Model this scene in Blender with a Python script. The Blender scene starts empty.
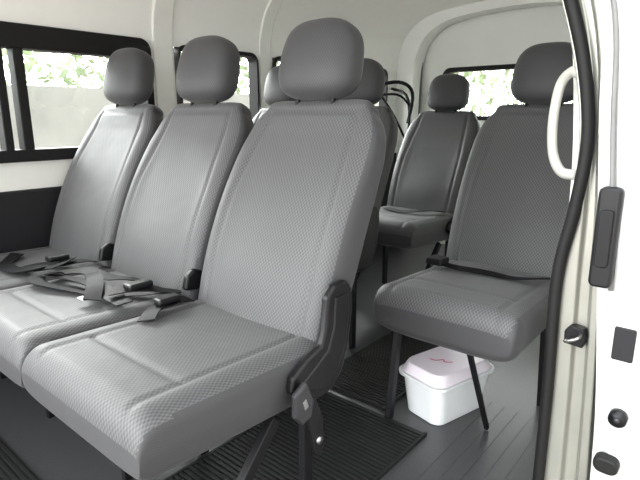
import bpy, math, random
import numpy as np
from mathutils import Vector, Matrix
random.seed(4)
S = bpy.context.scene
COL = S.collection
try:
    S.view_settings.view_transform = 'Standard'
except Exception:
    pass

# ------------------------------------------------------------ materials
def new_mat(name):
    m = bpy.data.materials.new(name); m.use_nodes = True
    nt = m.node_tree
    return m, nt, nt.nodes['Principled BSDF']

def mat_plain(name, col, rough=0.5, metal=0.0, var=0.08, scale=30, bump=0.0, spec=0.5):
    m, nt, b = new_mat(name)
    tc = nt.nodes.new('ShaderNodeTexCoord')
    n = nt.nodes.new('ShaderNodeTexNoise'); n.inputs['Scale'].default_value = scale
    n.inputs['Detail'].default_value = 4
    nt.links.new(tc.outputs['Object'], n.inputs['Vector'])
    r = nt.nodes.new('ShaderNodeValToRGB')
    r.color_ramp.elements[0].position = .3; r.color_ramp.elements[1].position = .7
    r.color_ramp.elements[0].color = tuple(c*(1-var) for c in col)+(1,)
    r.color_ramp.elements[1].color = tuple(min(1, c*(1+var)) for c in col)+(1,)
    nt.links.new(n.outputs['Fac'], r.inputs['Fac'])
    nt.links.new(r.outputs['Color'], b.inputs['Base Color'])
    b.inputs['Roughness'].default_value = rough
    b.inputs['Metallic'].default_value = metal
    b.inputs['Specular IOR Level'].default_value = spec
    if bump:
        bp = nt.nodes.new('ShaderNodeBump'); bp.inputs['Strength'].default_value = bump
        bp.inputs['Distance'].default_value = .002
        nt.links.new(n.outputs['Fac'], bp.inputs['Height'])
        nt.links.new(bp.outputs['Normal'], b.inputs['Normal'])
    return m

def mat_fabric(name, dark, light, pitch=.011, bump=.5):
    m, nt, b = new_mat(name)
    uv = nt.nodes.new('ShaderNodeUVMap'); uv.uv_map = 'UVMap'
    sp = nt.nodes.new('ShaderNodeSeparateXYZ')
    nt.links.new(uv.outputs['UV'], sp.inputs[0])
    def mth(op, a, bb=None):
        n = nt.nodes.new('ShaderNodeMath'); n.operation = op
        for i, v in enumerate((a, bb)):
            if v is None: continue
            if isinstance(v, (int, float)): n.inputs[i].default_value = v
            else: nt.links.new(v, n.inputs[i])
        return n.outputs[0]
    k = 2*math.pi/pitch
    p = mth('MULTIPLY', sp.outputs[0], k); q = mth('MULTIPLY', sp.outputs[1], k*.8)
    s = mth('MULTIPLY', mth('SINE', p), mth('SINE', q))
    h = mth('MULTIPLY_ADD', s, .5); h.node.inputs[2].default_value = .5
    n = nt.nodes.new('ShaderNodeTexNoise'); n.inputs['Scale'].default_value = 600
    nt.links.new(uv.outputs['UV'], n.inputs['Vector'])
    r = nt.nodes.new('ShaderNodeValToRGB')
    r.color_ramp.elements[0].position = .25; r.color_ramp.elements[1].position = .78
    r.color_ramp.elements[0].color = (*dark, 1); r.color_ramp.elements[1].color = (*light, 1)
    hh = mth('ADD', mth('MULTIPLY', h, .8), mth('MULTIPLY', n.outputs['Fac'], .25))
    nt.links.new(hh, r.inputs['Fac'])
    nt.links.new(r.outputs['Color'], b.inputs['Base Color'])
    tcn = nt.nodes.new('ShaderNodeTexCoord')
    n2 = nt.nodes.new('ShaderNodeTexNoise'); n2.inputs['Scale'].default_value = 9
    nt.links.new(tcn.outputs['Object'], n2.inputs['Vector'])
    h3 = mth('ADD', mth('MULTIPLY', hh, .4), mth('MULTIPLY', n2.outputs['Fac'], 5.0))
    bp = nt.nodes.new('ShaderNodeBump'); bp.inputs['Strength'].default_value = bump
    bp.inputs['Distance'].default_value = .0012
    nt.links.new(h3, bp.inputs['Height']); nt.links.new(bp.outputs['Normal'], b.inputs['Normal'])
    b.inputs['Roughness'].default_value = .55
    b.inputs['Specular IOR Level'].default_value = .42
    b.inputs['Sheen Weight'].default_value = .08
    b.inputs['Sheen Roughness'].default_value = .5
    return m

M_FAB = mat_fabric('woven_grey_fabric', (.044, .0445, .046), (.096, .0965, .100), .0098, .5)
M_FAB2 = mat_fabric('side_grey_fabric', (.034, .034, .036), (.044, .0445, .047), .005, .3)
M_HEAD = mat_fabric('headrest_grey_fabric', (.032, .032, .034), (.054, .0545, .057), .008, .4)
M_BLK = mat_plain('black_plastic', (.006, .006, .007), .38, var=.15, scale=80, bump=.08, spec=.3)
M_STEEL = mat_plain('black_steel', (.005, .005, .006), .45, .0, spec=.25)
M_BELT = mat_plain('black_webbing', (.004, .004, .005), .55, var=.3, scale=200, bump=.2, spec=.15)
M_BUCK = mat_plain('buckle_grey', (.022, .022, .025), .4)
M_GREY = mat_plain('grey_rubber', (.16, .16, .16), .5)
M_CHR = mat_plain('zinc_steel', (.35, .35, .35), .35, 1)
M_CREAM = mat_plain('cream_trim', (.83, .84, .79), .6, var=.02, scale=8)
M_LINER = mat_plain('roof_liner', (.89, .90, .86), .9, var=.01, scale=20)
M_DTRIM = mat_plain('dark_trim', (.012, .012, .014), .6, bump=.2, scale=150, spec=.3)
M_FLOOR = mat_plain('grey_vinyl', (.050, .051, .053), .30, var=.12, scale=140, bump=.08)
M_MAT = mat_plain('ribbed_rubber', (.013, .0135, .014), .55, var=.15, scale=90, spec=.3)
M_WHITE = mat_plain('white_paint', (.52, .53, .52), .25, var=.01)
M_PILLAR = mat_plain('pearl_beige_paint', (.30, .30, .265), .30, .5, var=.03, scale=15)
M_HANDLE = mat_plain('pale_handle_plastic', (.42, .42, .38), .45, var=.02)
M_RUB = mat_plain('black_rubber', (.006, .006, .006), .6, spec=.3)
M_BOX = mat_plain('white_plastic_box', (.72, .74, .75), .35, var=.02)
M_LID = mat_plain('lilac_white_lid', (.76, .70, .77), .3, var=.02)
M_PINK = mat_plain('magenta_print', (.60, .06, .22), .4)
M_LEAF = mat_plain('leaf_green', (.32, .39, .24), .7, var=.4, scale=6)
M_STONE = mat_plain('pale_stone', (.36, .36, .335), .9, var=.12, scale=2)

def mat_brick():
    m, nt, b = new_mat('red_pavers')
    tc = nt.nodes.new('ShaderNodeTexCoord')
    br = nt.nodes.new('ShaderNodeTexBrick'); br.inputs['Scale'].default_value = 6
    br.inputs['Color1'].default_value = (.24, .19, .165, 1)
    br.inputs['Color2'].default_value = (.19, .155, .14, 1)
    br.inputs['Mortar'].default_value = (.24, .23, .215, 1)
    nt.links.new(tc.outputs['Object'], br.inputs['Vector'])
    nt.links.new(br.outputs['Color'], b.inputs['Base Color'])
    b.inputs['Roughness'].default_value = .9
    return m
M_BRICK = mat_brick()

def mat_glass():
    m = bpy.data.materials.new('window_glass'); m.use_nodes = True
    nt = m.node_tree; nt.nodes.clear()
    o = nt.nodes.new('ShaderNodeOutputMaterial'); mx = nt.nodes.new('ShaderNodeMixShader')
    t = nt.nodes.new('ShaderNodeBsdfTransparent'); t.inputs[0].default_value = (.95, .96, .95, 1)
    g = nt.nodes.new('ShaderNodeBsdfGlossy'); g.inputs['Roughness'].default_value = .03
    mx.inputs[0].default_value = .06
    nt.links.new(t.outputs[0], mx.inputs[1]); nt.links.new(g.outputs[0], mx.inputs[2])
    nt.links.new(mx.outputs[0], o.inputs[0])
    return m
M_GLASS = mat_glass()

# ------------------------------------------------------------ mesh helpers
def mk(name, verts, faces, mats, parent=None, smooth=False, uvs=None, fm=None):
    me = bpy.data.meshes.new(name)
    me.from_pydata([tuple(v) for v in verts], [], faces)
    for m in (mats if isinstance(mats, (list, tuple)) else [mats]): me.materials.append(m)
    if uvs is not None:
        l = me.uv_layers.new(name='UVMap')
        arr = np.zeros((len(me.loops), 2))
        vi = np.zeros(len(me.loops), dtype=int); me.loops.foreach_get('vertex_index', vi)
        arr[:] = np.array(uvs)[vi]
        l.data.foreach_set('uv', arr.ravel())
    if fm: me.polygons.foreach_set('material_index', fm)
    if smooth: me.polygons.foreach_set('use_smooth', [True]*len(me.polygons))
    import bmesh
    bm = bmesh.new(); bm.from_mesh(me); bmesh.ops.recalc_face_normals(bm, faces=bm.faces); bm.to_mesh(me); bm.free()
    o = bpy.data.objects.new(name, me); COL.objects.link(o)
    if parent: o.parent = parent
    return o

def bevel(o, w=.004, seg=2):
    m = o.modifiers.new('bev', 'BEVEL'); m.width = w; m.segments = seg; m.limit_method = 'ANGLE'
    m.angle_limit = math.radians(40)
    return o

def boxes_data(lst):
    V, F = [], []
    for (x0, x1, y0, y1, z0, z1) in lst:
        b = len(V)
        V += [(x0, y0, z0), (x1, y0, z0), (x1, y1, z0), (x0, y1, z0), (x0, y0, z1), (x1, y0, z1), (x1, y1, z1), (x0, y1, z1)]
        F += [tuple(b+i for i in f) for f in ((0, 3, 2, 1), (4, 5, 6, 7), (0, 1, 5, 4), (1, 2, 6, 5), (2, 3, 7, 6), (3, 0, 4, 7))]
    return V, F

def boxes(name, lst, mat, parent=None, bv=0):
    V, F = boxes_data(lst)
    o = mk(name, V, F, mat, parent)
    if bv: bevel(o, bv)
    return o

def superring(hw, ht, n, N=140):
    t = np.linspace(0, 2*math.pi, 721)[:-1]
    c, s = np.cos(t), np.sin(t)
    x = hw*np.sign(c)*np.abs(c)**(2/n); y = ht*np.sign(s)*np.abs(s)**(2/n)
    xx = np.append(x, x[0]); yy = np.append(y, y[0])
    d = np.concatenate([[0], np.cumsum(np.hypot(np.diff(xx), np.diff(yy)))])
    q = np.linspace(0, d[-1], N+1)[:-1]
    return np.interp(q, d, xx), np.interp(q, d, yy), q-d[-1]*.25

def loft(name, rings, uvr, mats, parent=None, matfn=None):
    N = len(rings[0]); V = []; U = []
    for r, u in zip(rings, uvr):
        V += [tuple(p) for p in r]; U += list(u)
    F = []; fm = []
    for i in range(len(rings)-1):
        for j in range(N):
            k = (j+1) % N
            F.append((i*N+j, i*N+k, (i+1)*N+k, (i+1)*N+j))
            fm.append(matfn(i, j) if matfn else 0)
    for base in (0, (len(rings)-1)*N):
        for j in range(N//2):
            a, b = base+j, base+j+1
            c, d = base+(N-j-1) % N, base+(N-j) % N
            q = []
            for w_ in (a, b, c, d):
                if w_ not in q: q.append(w_)
            if len(q) >= 3: F.append(tuple(q)); fm.append(1 if matfn else 0)
    return mk(name, V, F, mats, parent, True, U, fm)

def plate(name, pts, ax, c0, c1, mat, parent=None, bv=.003):
    n = len(pts); V = []
    for c in (c0, c1):
        for (a, b) in pts:
            V.append((c, a, b) if ax == 'x' else ((a, c, b) if ax == 'y' else (a, b, c)))
    F = [tuple(range(n)), tuple(range(2*n-1, n-1, -1))]
    F += [(i, (i+1) % n, n+(i+1) % n, n+i) for i in range(n)]
    o = mk(name, V, F, mat, parent)
    if bv: bevel(o, bv)
    return o

def catmull(P, n=8, closed=False):
    P = [Vector(p) for p in P]; out = []
    m = len(P)
    for i in range(m if closed else m-1):
        if closed: a, b, c, d = P[(i-1) % m], P[i], P[(i+1) % m], P[(i+2) % m]
        else: a, b, c, d = P[max(i-1, 0)], P[i], P[i+1], P[min(i+2, m-1)]
        for k in range(n):
            t = k/n
            out.append(.5*((2*b)+(c-a)*t+(2*a-5*b+4*c-d)*t*t+(3*b-a-3*c+d)*t**3))
    if not closed: out.append(P[-1])
    return out

def tube(name, P, r, mat, parent=None, N=12, smoothpts=0, flat=1.0):
    if smoothpts: P = catmull(P, smoothpts)
    P = [Vector(p) for p in P]; V = []; F = []
    up = None
    for i, p in enumerate(P):
        t = (P[min(i+1, len(P)-1)]-P[max(i-1, 0)]).normalized()
        if up is None:
            up = Vector((0, 0, 1)) if abs(t.z) < .9 else Vector((1, 0, 0))
        a = t.cross(up).normalized(); b = a.cross(t).normalized(); up = b
        for k in range(N):
            an = 2*math.pi*k/N
            V.append(p+a*math.cos(an)*r+b*math.sin(an)*r*flat)
    for i in range(len(P)-1):
        for k in range(N):
            F.append((i*N+k, i*N+(k+1) % N, (i+1)*N+(k+1) % N, (i+1)*N+k))
    F.append(tuple(range(N))[::-1]); F.append(tuple(range((len(P)-1)*N, len(P)*N)))
    return mk(name, V, F, mat, parent, True)

def bar(name, p, q, w, d, mat, parent=None):
    p, q = Vector(p), Vector(q); t = (q-p).normalized()
    x = Vector((1, 0, 0)); y = t.cross(x).normalized()
    V = []
    for c in (p, q):
        for sx, sy in ((-1, -1), (1, -1), (1, 1), (-1, 1)):
            V.append(c+x*sx*d/2+y*sy*w/2)
    F = [(0, 1, 2, 3), (7, 6, 5, 4), (0, 4, 5, 1), (1, 5, 6, 2), (2, 6, 7, 3), (3, 7, 4, 0)]
    return bevel(mk(name, V, F, mat, parent), .002)

def ribbon(name, P, w, mat, parent=None, n=8, th=.0025):
    P = catmull(P, n); V = []; F = []
    prev = None
    for i, p in enumerate(P):
        t = (P[min(i+1, len(P)-1)]-P[max(i-1, 0)]).normalized()
        a = Vector((-t.y, t.x, 0))
        a = a.normalized() if a.length > .05 else (prev or Vector((1, 0, 0)))
        if prev and a.dot(prev) < 0: a = -a
        if prev: a = (a*.5+prev*.5).normalized()
        prev = a
        tw = .28*math.sin(i*.17+P[0].x*9)
        for (s, z) in ((-1, 0), (1, 0), (1, th), (-1, th)):
            V.append(p+a*s*w/2*math.cos(tw)+Vector((0, 0, z+max(0, s*math.sin(tw))*w*.6)))
    for i in range(len(P)-1):
        for k in range(4):
            F.append((i*4+k, i*4+(k+1) % 4, (i+1)*4+(k+1) % 4, (i+1)*4+k))
    F += [(0, 1, 2, 3), tuple((len(P)-1)*4+k for k in (3, 2, 1, 0))]
    return mk(name, V, F, mat, parent)

def empty(name, loc, label, cat, group=None):
    e = bpy.data.objects.new(name, None); COL.objects.link(e); e.location = loc
    e.empty_display_size = .1
    e['label'] = label; e['category'] = cat
    if group: e['group'] = group
    return e

def dense(keys):
    xs = np.linspace(-.1, 1.1, 241); ys = np.interp(xs, [k[0] for k in keys], [k[1] for k in keys])
    ker = np.exp(-np.linspace(-2, 2, 21)**2); ker /= ker.sum()
    ys2 = np.convolve(np.pad(ys, 10, mode='edge'), ker, 'valid')
    return lambda v: float(np.interp(v, xs, ys2))

# ------------------------------------------------------------ seat parts (local: faces -Y, hinge at y=0)
REC = math.radians(23)
def build_backrest():
    L = .585
    start = np.array([0, .055, .425]); up = np.array([0, math.sin(REC), math.cos(REC)])
    fr = np.array([0, -math.cos(REC), math.sin(REC)])
    hwf = dense([(0, .224), (.15, .229), (.38, .2315), (.65, .2315), (.8, .229), (.9, .217), (.97, .196), (1, .172)])
    rings = []; uvr = []; info = []
    r = .030
    secs = []
    for a in np.linspace(90, 0, 8)[:-1]:
        a = math.radians(a); secs.append((-r*math.sin(a)/L, r*(1-math.cos(a))))
    for v in np.linspace(0, 1, 64): secs.append((v, 0))
    for a in np.linspace(0, 90, 11)[1:]:
        a = math.radians(a); secs.append((1+r*1.0*math.sin(a)/L, r*(1-math.cos(a))))
    for v, ins in secs:
        vc = min(max(v, 0), 1)
        hw = hwf(vc)-ins*1.3; ht = .057-.014*vc-ins*.9
        x, y, arc = superring(hw, ht, 4.4)
        curve = .016*math.sin(math.pi*min(1, vc*1.15))-.012*vc
        pts = []; uu = []; inf = []
        for xi, yi, ai in zip(x, y, arc):
            yy = yi
            w_in = .174-.030*max(0, vc-.55)/.45-.02*max(0, .3-vc)
            dx = abs(xi)-w_in; dv = (vc-.99)*L
            q = max(dx, dv) if (dx < 0 or dv < 0) else math.hypot(dx, dv)
            if yi > 0:
                f = min(1, yi/(ht*.7))
                yy += f*(.015*math.exp(-((abs(xi)-.87*hw)/(.20*hw))**2)*math.sin(math.pi*min(1, max(0, vc*.9+.05))) - .006*math.exp(-(q/.006)**2))
                yy += f*curve
                yy += f*.008*math.exp(-((vc-.22)/.14)**2)*math.exp(-(xi/.14)**2)
                yy -= f*.005*math.exp(-(xi/.10)**2)*math.exp(-((vc-.7)/.25)**2)
            else:
                yy += curve*.5
            pts.append(start+up*(v*L)+np.array([xi, 0, 0])+fr*yy)
            sg = max(-1, min(1, xi/.02))
            uu.append((xi+sg*(ht-yi), v*L)); inf.append((xi/hw, yi/ht))
        rings.append(pts); uvr.append(uu); info.append(inf)
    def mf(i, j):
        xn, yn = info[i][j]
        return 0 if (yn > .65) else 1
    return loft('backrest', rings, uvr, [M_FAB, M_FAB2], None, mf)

def build_cushion(bench):
    y0, y1 = .035, (-.386 if bench else -.392); L = y0-y1
    rings = []; uvr = []; info = []
    secs = []
    r0, r1 = .03, (.046 if bench else .045)
    for a in np.linspace(90, 0, 7)[:-1]:
        a = math.radians(a); secs.append((y0+r0*math.sin(a), r0*(1-math.cos(a)), y0+r0*a))
    for v in np.linspace(0, 1, 56): secs.append((y0+(y1-y0)*v, 0, y0+(y1-y0)*v))
    for a in np.linspace(0, 90, 13)[1:]:
        a = math.radians(a); secs.append((y1-r1*math.sin(a), r1*(1-math.cos(a)), y1-r1*a))
    HT = .074
    for y, ins, uy in secs:
        v = min(1, max(0, (y0-y)/L))
        if bench: hw = .2322-ins*.03
        else: hw = .210+.015*v-ins*(.35 if v > .5 else 1)
        th = .008*v if bench else 0
        ht = HT-th-ins*(1.02 if v > .5 else .93)
        x, z, arc = superring(hw, ht, 7 if bench else 4.8)
        zc = .392+.014*v+th - (.010*ins/r1 if v > .9 else 0)
        pts = []; uu = []; inf = []
        for xi, zi, ai in zip(x, z, arc):
            zz = zi
            q = abs(xi)-.165
            xo = xi
            if zi > 0:
                f = min(1, zi/(ht*.7))*(1-.8*ins/r1)
                zz += f*(.003*math.exp(-((abs(xi)-.19)/.035)**2)-.005*math.exp(-(q/.006)**2)
                         - .004*math.exp(-((y+.30)/.008)**2)*(1 if abs(xi) < .165 else 0)
                         - .006*math.exp(-(xi/.12)**2)*math.exp(-((v-.35)/.3)**2))
            else:
                xo = xi*(1-.05*min(1, -zi/.07))   # lower side tucks in
            pts.append(np.array([xo, y, zc+zz]))
            sg = max(-1, min(1, xi/.02))
            uu.append((xi+sg*(ht-zi), uy)); inf.append((xi/hw, zi/ht))
        rings.append(pts); uvr.append(uu); info.append(inf)
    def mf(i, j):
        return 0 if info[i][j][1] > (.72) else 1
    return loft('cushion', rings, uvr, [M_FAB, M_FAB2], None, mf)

def build_headrest():
    c = np.array([0, .287, 1.093]); t = math.radians(14)
    up = np.array([0, math.sin(t), math.cos(t)]); fr = np.array([0, -math.cos(t), math.sin(t)])
    hh = .101; rings = []; uvr = []
    for a in np.linspace(-89, 89, 50):
        a = math.radians(a)
        s = math.copysign(abs(math.sin(a))**(2/3.2), math.sin(a)); k = abs(math.cos(a))**(2/3.2)
        hw = (.122-.009*s)*k; ht = (.052)*k
        x, y, arc = superring(max(hw, .002), max(ht, .002), 3.1, 64)
        pts = []; uu = []
        for xi, yi, ai in zip(x, y, arc):
            yy = yi-.08*xi*xi/.128+(.004*(1-abs(s)) if yi > 0 else 0)
            pts.append(c+up*(s*hh)+np.array([xi, 0, 0])+fr*yy)
            sg = max(-1, min(1, xi/.02)); uu.append((xi+sg*(ht-yi), s*hh))
        rings.append(pts); uvr.append(uu)
    return loft('headrest', rings, uvr, [M_HEAD], None)

RECL = [(.008, .50), (.016, .575), (.040, .598), (.086, .598), (.103, .578), (.106, .52), (.092, .435), (.070, .385),
        (.035, .352), (-.01, .347), (-.065, .365), (-.102, .398), (-.096, .43), (-.05, .456), (-.003, .470)]
RECI = [(.034, .50), (.038, .570), (.086, .573), (.090, .52), (.074, .445), (.052, .402), (.02, .372), (-.01, .368), (-.06, .388), (-.072, .41), (-.03, .43), (.015, .455)]
RECS = [(.0, .485), (.01, .525), (.035, .54), (.07, .53), (.08, .50), (.075, .482), (.04, .480)]
def build_recliner(pts, side, x0, name='recliner_cover', t=.022, mt=None):
    P = [(p[0], p[1]) for p in pts]
    o = plate(name, P, 'x', x0, x0+side*t, mt or M_BLK, None, 0)
    bevel(o, .007, 3)
    for p in o.data.polygons: p.use_smooth = True
    o.modifiers['bev'].harden_normals = True
    return o

proto = {}
def P(name, o):
    proto[name] = o; COL.objects.unlink(o); return o
P('backrest', build_backrest()); P('cushion', build_cushion(True)); P('cushion1', build_cushion(False)); P('headrest', build_headrest())
P('rec_r', build_recliner(RECL, 1, .233, t=.020)); P('rec_s', build_recliner(RECS, 1, .206))
P('rec_i', build_recliner(RECI, 1, .248, 'recliner_panel', .009))
P('post', tube('headrest_post', [(-.06, .262, .95), (-.06, .285, 1.06)], .006, M_STEEL))
P('post2', tube('headrest_post', [(.06, .262, .95), (.06, .285, 1.06)], .006, M_STEEL))
for k, x in (('r', .20), ('l', -.20)):
    P('fleg_'+k, bar('leg', (x, -.10, .325), (x, -.38, 0.012), .028, .020, M_STEEL))
    P('upleg_'+k, bar('leg', (x, -.20, .328), (x, -.20, 0.0), .028, .020, M_STEEL))
    P('rleg_'+k, bar('leg', (x, .0, .322), (x, .0, 0.0), .028, .020, M_STEEL))
P('vleg_l', bar('leg', (-.200, -.31, .334), (-.205, -.345, 0), .026, .020, M_STEEL))
P('vleg_b', bar('leg', (-.195, .02, .322), (-.205, .05, 0), .026, .020, M_STEEL))
P('strut', bar('support_strut', (.075, -.38, .334), (.075, -.20, 0.004), .014, .014, M_STEEL))
P('strutb', bar('support_strut', (.16, .0, .322), (.16, .05, 0), .02, .016, M_STEEL))

G = 'grey van passenger seats'
def seat(cx, hy, parts, label):
    e = empty('passenger_seat', (cx, hy, 0), label, 'seat', G)
    for k in parts:
        src = proto[k]; o = src.copy(); o.name = src.name.split('.')[0]
        COL.objects.link(o); o.parent = e
    return e
BASE = ['backrest', 'headrest', 'post', 'post2']
BENCH = BASE+['cushion', 'rleg_r', 'rleg_l']
XA, XB, XC, XR = -.915, -1.38, -1.845, -.60
Y1, Y2, Y3 = .80, 1.64, 2.46
s_a = seat(XA, Y1, BENCH+['rec_r', 'rec_i', 'fleg_r'], 'grey woven fabric van seat with black recliner bracket beside the aisle')
s_b = seat(XB, Y1, BENCH+['rec_s', 'upleg_r'], 'grey woven fabric middle seat with black lap belts lying on it')
s_c = seat(XC, Y1, BENCH+['rec_s', 'upleg_r', 'upleg_l'], 'grey woven fabric seat beside the side window')
s_d = seat(XB-.02, Y2, BENCH+['rec_r', 'fleg_l', 'fleg_r'], 'grey fabric seat in the second row beside the aisle')
s_e = seat(XC-.006, Y2, BENCH+['fleg_l', 'upleg_r'], 'grey fabric seat in the second row by the side window')
s_e.scale = (.93, 1, 1)
s_f = seat(XB, Y3, BENCH+['rec_r', 'fleg_l', 'fleg_r'], 'grey fabric rear seat beside the aisle near the back door')
s_f.scale = (.96, 1, .985)
s_r = seat(XR, Y2, BASE+['cushion1', 'vleg_l', 'vleg_b', 'strut', 'strutb'], 'single grey fabric folding seat above a white plastic box')
s_r.scale = (.955, 1, 1)
for o in proto.values(): bpy.data.objects.remove(o)

def local_plate(name, pts, x0, x1, mat, par, bv=.002): return plate(name, pts, 'x', x0, x1, mat, par, bv)
local_plate('belt_anchor', [(-.075, .375), (-.040, .37), (-.015, .31), (-.012, .235), (-.026, .222), (-.044, .235), (-.056, .29)], .259, .266, M_BLK, s_a)
bo = tube('anchor_bolt', [(.262, -.030, .262), (.271, -.030, .262)], .009, M_CHR, s_a, 16); bo['label'] = 'zinc anchor bolt'
local_plate('belt_buckle', [(-.112, .405), (-.075, .423), (-.052, .372), (-.060, .335), (-.09, .328), (-.112, .355)], .259, .273, M_BUCK, s_a, .005)
local_plate('belt_slot', [(-.090, .382), (-.080, .387), (-.073, .367), (-.083, .362)], .272, .275, M_GREY, s_a, .001)
def bpath(pts, cx, hy): return [(x-cx, y-hy, z) for x, y, z in pts]
K = .474
ribbon('seat_belt', bpath([(-1.175, .80, .475), (-1.20, .76, .485), (-1.25, .72, K+.004), (-1.33, .665, K), (-1.43, .61, K+.002), (-1.52, .57, K+.012), (-1.57, .59, K+.018), (-1.50, .64, K+.014), (-1.38, .665, K+.014), (-1.27, .645, K+.012), (-1.17, .63, K+.018)], XB, Y1), .044, M_BELT, s_b)
ribbon('seat_belt', bpath([(-1.58, .79, .475), (-1.56, .75, .487), (-1.50, .71, .489), (-1.41, .675, .498), (-1.33, .635, .499), (-1.26, .59, .489)], XB, Y1), .044, M_BELT, s_b)
ribbon('seat_belt', bpath([(-1.165, .79, .475), (-1.19, .74, .497), (-1.22, .69, .505), (-1.25, .63, .503)], XB, Y1), .044, M_BELT, s_b)
ribbon('seat_belt', bpath([(-1.30, .79, .475), (-1.34, .745, .492), (-1.42, .72, .489), (-1.52, .70, .492), (-1.57, .66, .488), (-1.54, .61, .50)], XB, Y1), .044, M_BELT, s_b)
boxes('belt_buckle', [(-1.24-XB, -1.20-XB, .665-Y1, .735-Y1, .506, .524)], M_BLK, s_b, .006)
bb = boxes('belt_tongue', [(-1.31-XB, -1.275-XB, .575-Y1, .61-Y1, .490, .493)], M_CHR, s_b, .001); bb['label'] = 'steel belt tongue'
ribbon('seat_belt', bpath([(-1.12, .785, .472), (-1.11, .73, .485), (-1.10, .67, .482), (-1.06, .62, K+.002)], XA, Y1), .044, M_BELT, s_a)
boxes('belt_buckle', [(-1.125-XA, -1.09-XA, .68-Y1, .745-Y1, .488, .505)], M_BLK, s_a, .006)
ribbon('seat_belt', bpath([(-1.65, .80, .475), (-1.66, .76, .488), (-1.70, .71, K+.004), (-1.76, .65, K), (-1.73, .60, K+.008), (-1.66, .62, K+.016), (-1.65, .68, K+.020), (-1.69, .735, K+.018)], XC, Y1), .044, M_BELT, s_c)
ribbon('seat_belt', bpath([(-1.64, .63, .494), (-1.70, .58, .487), (-1.80, .58, .478), (-1.88, .61, .474), (-1.95, .67, .478)], XC, Y1), .044, M_BELT, s_c)
boxes('belt_buckle', [(-1.715-XC, -1.675-XC, .665-Y1, .73-Y1, .498, .516)], M_BLK, s_c, .006)
ribbon('seat_belt', bpath([(-.80, 1.52, .478), (-.77, 1.50, .488), (-.70, 1.51, .476), (-.60, 1.53, .472), (-.50, 1.53, .474), (-.41, 1.55, .485)], XR, Y2), .034, M_BELT, s_r)
boxes('belt_buckle', [(-.20, -.14, -.16, -.10, .480, .502)], M_BLK, s_r, .006)
ribbon('seat_belt', bpath([(-1.20, 2.42, .475), (-1.25, 2.34, .49), (-1.38, 2.31, .472), (-1.5, 2.33, .477)], XB, Y3), .04, M_BELT, s_f)

# ------------------------------------------------------------ setting
def struct(o): o['kind'] = 'structure'; return o
WX = -2.12
ribs = [(-.60+.045*i, -.60+.045*i+.022, .2, 1.6, 0, .0012) for i in range(5)]
struct(boxes('floor', [(WX, -.30, -.6, 3.55, -.05, 0)]+ribs, M_FLOOR))
struct(boxes('wall_left', [(WX-.06, WX, -.6, 3.55, .68, .80), (WX-.06, WX, 1.36, 1.49, .80, 1.27), (WX-.06, WX, 2.0, 2.12, .80, 1.27), (WX-.06, WX, 3.25, 3.55, .80, 1.27)], M_CREAM))
struct(boxes('trim_1', [(WX-.06, WX+.02, -.6, 3.55, .0, .68)], M_DTRIM, None, .01))
def strip(name, pts, th, y0, y1, mat):
    pts = catmull([(a, b, 0) for a, b in pts], 5); n = len(pts); V = []
    for i, p in enumerate(pts):
        t = (pts[min(i+1, n-1)]-pts[max(i-1, 0)]).normalized(); nn = Vector((-t.y, t.x, 0))
        for y in (y0, y1):
            V.append((p.x, y, p.y)); q = p+nn*th; V.append((q.x, y, q.y))
    F = []
    for i in range(n-1):
        a = i*4; b = a+4
        F += [(a, a+2, b+2, b), (a+1, b+1, b+3, a+3), (a, b, b+1, a+1), (a+2, a+3, b+3, b+2)]
    F += [(0, 1, 3, 2), (4*n-4, 4*n-2, 4*n-1, 4*n-3)]
    return mk(name, V, F, mat, None, False)
def smo(c):
    for p in c.data.polygons: p.use_smooth = True
    m = c.modifiers.new('es', 'EDGE_SPLIT'); m.split_angle = math.radians(40)
    return c
CE = [(WX, 1.26), (-2.105, 1.38), (-2.05, 1.50), (-1.93, 1.595), (-1.7, 1.645), (-1.2, 1.665), (-.78, 1.63), (-.56, 1.55), (-.46, 1.45)]
smo(struct(strip('ceiling', CE, .05, -.6, 3.55, M_LINER)))
def rib(y0, y1, k):
    pts = [(WX+.012, .80), (WX+.012, 1.26), (-2.093, 1.375), (-2.04, 1.49), (-1.92, 1.583), (-1.7, 1.633), (-1.2, 1.653), (-.78, 1.618), (-.57, 1.54), (-.475, 1.45)]
    o = strip('trim_%d' % k, pts, .02, y0, y1, M_CREAM); struct(o); bevel(o, .006)
rib(1.38, 1.48, 2); rib(2.02, 2.10, 3)
def rrect(y0, y1, z0, z1, r, n=6):
    P = []
    for cy, cz, a0 in ((y1-r, z1-r, 0), (y0+r, z1-r, 90), (y0+r, z0+r, 180), (y1-r, z0+r, 270)):
        for i in range(n+1):
            a = math.radians(a0+90*i/n); P.append((cy+r*math.cos(a), cz+r*math.sin(a)))
    return P
def frame(name, o, i, ro, ri, c0, c1, ax, mat):
    A = rrect(*o, ro); B = rrect(*i, ri); n = len(A); V = []
    f = (lambda c, p: (c, p[0], p[1])) if ax == 'x' else (lambda c, p: (p[0], c, p[1]))
    for c in (c0, c1):
        V += [f(c, p) for p in A]; V += [f(c, p) for p in B]
    F = []
    for j in range(n):
        k = (j+1) % n
        F += [(j, k, n+k, n+j), (2*n+j, 3*n+j, 3*n+k, 2*n+k), (j, 2*n+j, 2*n+k, k), (n+j, n+k, 3*n+k, 3*n+j)]
    return bevel(mk(name, V, F, mat), .004)
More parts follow.
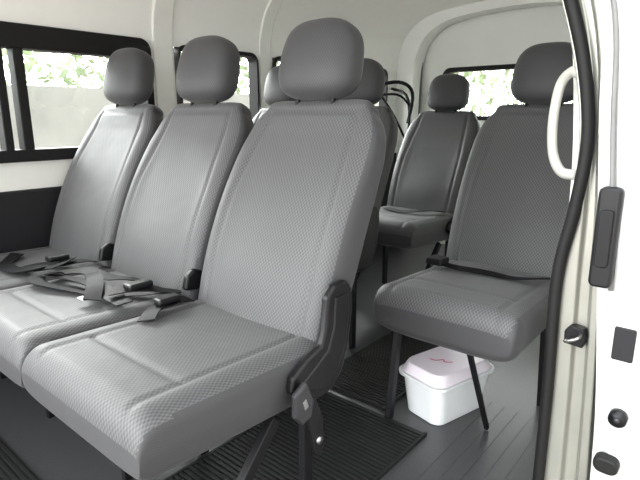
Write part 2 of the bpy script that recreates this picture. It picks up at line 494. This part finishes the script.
def window(k, y0, y1, z0, z1, bt, bb, bs, mull=None):
    f = struct(frame('window_%d' % k, (y0, y1, z0, z1), (y0+bs, y1-bs, z0+bb, z1-bt), .05, .03, WX-.05, WX+.022, 'x', M_RUB))
    boxes('glass', [(WX-.03, WX-.026, y0+.01, y1-.01, z0+.01, z1-.01)], M_GLASS, f)
    for i, yy in enumerate(mull or []):
        boxes('window_divider', [(WX-.045, WX+.015, yy[0], yy[1], z0+bb*.5, z1-bt*.5)], M_RUB, f, .004)
    return f
window(1, -.45, 1.36, .785, 1.275, .085, .045, .035, [(.735, .765), (.80, .835)])
window(2, 1.50, 2.0, .795, 1.27, .02, .02, .012)
window(3, 2.12, 3.25, .795, 1.27, .02, .02, .012, [(2.66, 2.68)])
struct(boxes('wall_back', [(WX, -.33, 3.55, 3.62, 0, .93), (WX, -.33, 3.55, 3.62, 1.27, 1.72), (WX, -1.82, 3.55, 3.62, .93, 1.27), (-.62, -.33, 3.55, 3.62, .93, 1.27)], M_CREAM))
f = struct(frame('window_4', (-1.83, -.61, .92, 1.28), (-1.80, -.64, .95, 1.25), .06, .05, 3.535, 3.60, 'y', M_RUB))
boxes('glass', [(-1.82, -.62, 3.57, 3.575, .93, 1.27)], M_GLASS, f)
struct(tube('trim_4', [(-2.0, 3.52, .6), (-2.0, 3.52, 1.2), (-1.97, 3.52, 1.42), (-1.86, 3.52, 1.55), (-1.65, 3.52, 1.61), (-1.2, 3.52, 1.63), (-.8, 3.52, 1.58), (-.6, 3.52, 1.45), (-.55, 3.52, 1.2), (-.53, 3.52, .6)], .016, M_GREY, None, 10, 6))
smo(struct(strip('trim_5', [(-1.99, .6), (-1.99, 1.2), (-1.95, 1.41), (-1.84, 1.53), (-1.64, 1.59), (-1.2, 1.61), (-.82, 1.56), (-.63, 1.44), (-.57, 1.2)], .16, 3.40, 3.53, M_LINER)))
struct(strip('wall_right', [(-.325, 0), (-.33, .3), (-.335, .6), (-.345, .9), (-.385, 1.2), (-.46, 1.46)][::-1], .03, 1.34, 3.55, M_CREAM))
SEAL = [(-.305, -.02), (-.308, .3), (-.314, .586), (-.300, .75), (-.290, .903), (-.312, 1.05), (-.356, 1.195), (-.42, 1.36), (-.50, 1.48)]
OUT = [(-.20, -.02), (-.215, .3), (-.232, .586), (-.245, .75), (-.262, .903), (-.272, 1.05), (-.30, 1.195), (-.36, 1.36), (-.44, 1.52)]
INO = [.0, .0, .0, .010, .020, .022, .022, .022, .022]
A = catmull([(a-q, b, 0) for (a, b), q in zip(SEAL, INO)], 4); B = catmull([(a, b, 0) for a, b in OUT], 4)
V = []; F = []
sec = [(0, 1.33), (0, 1.25), (.40, 1.25), (.48, 1.262), (.74, 1.262), (.80, 1.248), (1.0, 1.248), (1.0, 1.33)]
ns = len(sec)
for a, b in zip(A, B):
    for t, y in sec: V.append((a.x+(b.x-a.x)*t, y, a.y))
n = len(A)
for i in range(n-1):
    for j in range(ns):
        k = (j+1) % ns
        F.append((i*ns+j, i*ns+k, (i+1)*ns+k, (i+1)*ns+j))
F += [tuple(range(ns)), tuple(range((n-1)*ns, n*ns))[::-1]]
struct(bevel(mk('trim_6', V, F, M_PILLAR), .003))
struct(tube('trim_7', [(a-(.006 if b < .6 else 0), 1.24, b) for a, b in SEAL], .0140, M_RUB, None, 12, 8))
struct(strip('wall_side', [(p[0]+.0, p[1]) for p in OUT], .02, 1.34, 3.62, M_WHITE))
struct(boxes('trim_9', [(-.36, -.26, -.6, 1.25, -.09, -.005)], M_PILLAR, None, .01))
struct(boxes('trim_10', [(-.52, -.43, -.6, 1.3, 1.44, 1.56)], M_CREAM, None, .02))

gh = tube('grab_handle', [(-.325, 1.262, 1.040), (-.345, 1.275, 1.048), (-.370, 1.29, 1.025), (-.380, 1.295, .97), (-.380, 1.295, .91), (-.370, 1.29, .86), (-.345, 1.275, .828), (-.31, 1.262, .825)], .0100, M_HANDLE, None, 14, 8, 1.2)
gh['label'] = 'cream plastic grab handle on the door pillar'; gh['category'] = 'handle'
st = empty('door_striker', (-.267, 1.247, .455), 'black steel striker latch bolted to the door pillar', 'latch')
bevel(plate('striker_plate', [(-.022, -.02), (.018, -.024), (.024, .0), (.018, .022), (-.012, .026), (-.024, .01)], 'y', -.012, .016, M_STEEL, st, .003), .002)
tube('striker_loop', [(-.012, -.01, -.008), (-.014, -.034, -.006), (.012, -.034, .008), (.012, -.01, .01)], .004, M_CHR, st, 10, 5)

DI = [(-.17, -.12), (-.185, 0), (-.198, .3), (-.228, .6), (-.262, .93), (-.285, 1.15), (-.36, 1.40), (-.42, 1.5)]
DO = [(-.04, -.12), (-.03, 0), (-.03, .3), (-.04, .6), (-.08, .93), (-.15, 1.15), (-.25, 1.40), (-.33, 1.5)]
A = catmull([(a, b, 0) for a, b in DI], 5); B = catmull([(a, b, 0) for a, b in DO], 5)
V = []; F = []; n = len(A)
sec = [(0, 2.25), (0, 1.19), (.16, 1.19), (.22, 1.18), (1.0, 1.18), (1.0, 2.25)]
ns = len(sec)
for a, b in zip(A, B):
    for t, y in sec: V.append((a.x+(b.x-a.x)*t, y, a.y))
for i in range(n-1):
    for j in range(ns):
        k = (j+1) % ns
        F.append((i*ns+j, i*ns+k, (i+1)*ns+k, (i+1)*ns+j))
F += [tuple(range(ns)), tuple(range((n-1)*ns, n*ns))[::-1]]
door = struct(bevel(mk('door_1', V, F, M_WHITE), .006, 2))
plate('door_handle', rrect(-.240, -.196, .605, .815, .012, 4), 'y', 1.160, 1.195, M_BLK, door, .006)
plate('handle_recess', rrect(-.232, -.206, .65, .77, .008, 4), 'y', 1.154, 1.161, M_STEEL, door, .002)
plate('dark_plate', rrect(-.180, -.140, .452, .525, .004, 3), 'y', 1.174, 1.184, M_DTRIM, door, .002)
tube('door_latch', [(-.150, 1.16, .325), (-.150, 1.185, .325)], .018, M_BLK, door, 20)
tube('latch_pin', [(-.150, 1.154, .325), (-.150, 1.162, .325)], .006, M_BUCK, door, 16)
plate('door_bumper', rrect(-.184, -.134, .19, .228, .016, 5), 'y', 1.155, 1.185, M_RUB, door, .006)
tube('weatherstrip', [(p[0]+.030, 1.178, p[1]) for p in DI[3:]], .005, M_GREY, door, 8, 6)

def mat(x0, x1, y0, y1, label):
    L = [(x0, x1, y0, y1, .0005, .006)]
    y = y0+.008
    while y < y1-.012:
        L.append((x0+.01, x1-.01, y, y+.008, .006, .0105)); y += .016
    L += [(x0, x0+.008, y0, y1, .006, .011), (x1-.008, x1, y0, y1, .006, .011)]
    o = boxes('floor_mat', L, M_MAT); o['label'] = label; o['category'] = 'mat'; o['group'] = 'ribbed rubber floor mats'
mat(-1.09, -.655, .62, 1.29, 'black ribbed rubber mat in the aisle by the door')
mat(-1.15, -.83, 1.32, 2.3, 'black ribbed rubber mat running down the aisle')
mat(-2.05, -1.33, -.35, .44, 'black ribbed rubber mat in front of the window seats')

bx = empty('storage_box', (-.69, 1.475, 0), 'white plastic storage box with pale lilac lid under the folding seat', 'box')
bx.rotation_euler = (0, 0, math.radians(-15))
def rbox(name, hx0, hy0, z0, hx1, hy1, z1, r, mat, par, inner=None):
    V = []; F = []
    A = rrect(-hx0, hx0, -hy0, hy0, r); B = rrect(-hx1, hx1, -hy1, hy1, r*1.1); n = len(A)
    V += [(a, b, z0) for a, b in A]+[(a, b, z1) for a, b in B]
    for j in range(n): F.append((j, (j+1) % n, n+(j+1) % n, n+j))
    F += [tuple(range(n))[::-1], tuple(range(n, 2*n))]
    return bevel(mk(name, V, F, mat, par), .003)
rbox('box_body', .074, .116, .001, .087, .132, .134, .034, M_BOX, bx)
rbox('box_rim', .099, .145, .132, .101, .147, .145, .042, M_BOX, bx)
rbox('lid', .093, .139, .145, .080, .124, .177, .040, M_LID, bx)
tube('lid_print', [(-.03, -.05, .178), (-.01, -.045, .179), (.0, -.02, .178), (.015, -.03, .179), (.03, -.01, .178)], .0025, M_PINK, bx, 8, 6, .3)

wr = empty('wire_rack', (-1.98, 3.12, 1.0), 'black folded metal frame by the rear side window', 'rack')
tube('frame_bar', [(-.12, -.1, .14), (.05, .0, .17), (.10, .1, .1), (.06, .12, -.1)], .012, M_STEEL, wr, 8, 5)
tube('frame_bar', [(-.12, -.1, .08), (.04, .0, .09), (.08, .1, .02)], .008, M_STEEL, wr, 8, 5)
tube('frame_bar', [(-.1, -.08, .15), (.0, .0, -.02), (.05, .1, -.2)], .008, M_STEEL, wr, 8, 5)
tube('frame_bar', [(-.13, .2, .14), (.06, .12, .05), (.06, .12, -.38)], .010, M_STEEL, wr, 8, 5)

# ------------------------------------------------------------ outside
gnd = struct(boxes('ground', [(-14, 10, -10, 16, -.55, -.5)], M_BRICK))
gw = boxes('garden_wall', [(-6.2, -5.8, -6, 12, -.5, 1.25)], M_STONE)
gw['label'] = 'pale stone garden wall beyond the side windows'; gw['category'] = 'wall'
def hedge(name, xr, yr, zr, n, label, seed):
    rnd = random.Random(seed); V = []; F = []
    for i in range(n):
        p = Vector((rnd.uniform(*xr), rnd.uniform(*yr), rnd.uniform(*zr)))
        d = Vector((rnd.gauss(0, 1), rnd.gauss(0, 1), rnd.gauss(0, 1))).normalized(); e = d.orthogonal().normalized()
        l = rnd.uniform(.05, .11); b = len(V)
        V += [p-d*l, p+e*l*.4, p+d*l, p-e*l*.4]; F.append((b, b+1, b+2, b+3))
    o = mk(name, V, F, M_LEAF); o['kind'] = 'stuff'; o['label'] = label; o['category'] = 'hedge'
hedge('hedge', (-7.6, -6.4), (-1, 11), (-.5, 2.3), 7000, 'leafy green hedge behind the garden wall', 1)
hedge('shrub', (-5.2, 2.0), (7.6, 8.4), (-.5, 1.9), 5000, 'leafy green shrubs behind the van', 3)

# ------------------------------------------------------------ light
w = bpy.data.worlds.new('World'); S.world = w; w.use_nodes = True
nt = w.node_tree; bg = nt.nodes['Background']
tc = nt.nodes.new('ShaderNodeTexCoord'); sx = nt.nodes.new('ShaderNodeSeparateXYZ')
nt.links.new(tc.outputs['Generated'], sx.inputs[0])
mr = nt.nodes.new('ShaderNodeMapRange')
mr.inputs['From Min'].default_value = -1; mr.inputs['From Max'].default_value = .7
mr.inputs['To Min'].default_value = 17.0; mr.inputs['To Max'].default_value = 2.2
nt.links.new(sx.outputs[0], mr.inputs['Value']); nt.links.new(mr.outputs[0], bg.inputs[1])
bg.inputs[0].default_value = (.975, .995, 1.0, 1)
sun = bpy.data.lights.new('sun', 'SUN'); sun.energy = 6; sun.angle = math.radians(30); sun.color = (1, 1, .98)
so = bpy.data.objects.new('sun', sun); COL.objects.link(so)
so.rotation_euler = (math.radians(-10), math.radians(-62), 0)

cam = bpy.data.cameras.new('camera'); co = bpy.data.objects.new('camera', cam); COL.objects.link(co)
co.location = (0, 0, .955)
co.rotation_euler = (math.radians(90-13.5), 0, math.radians(40))
cam.lens = 29.25; cam.sensor_width = 36; cam.clip_start = .02
S.camera = co
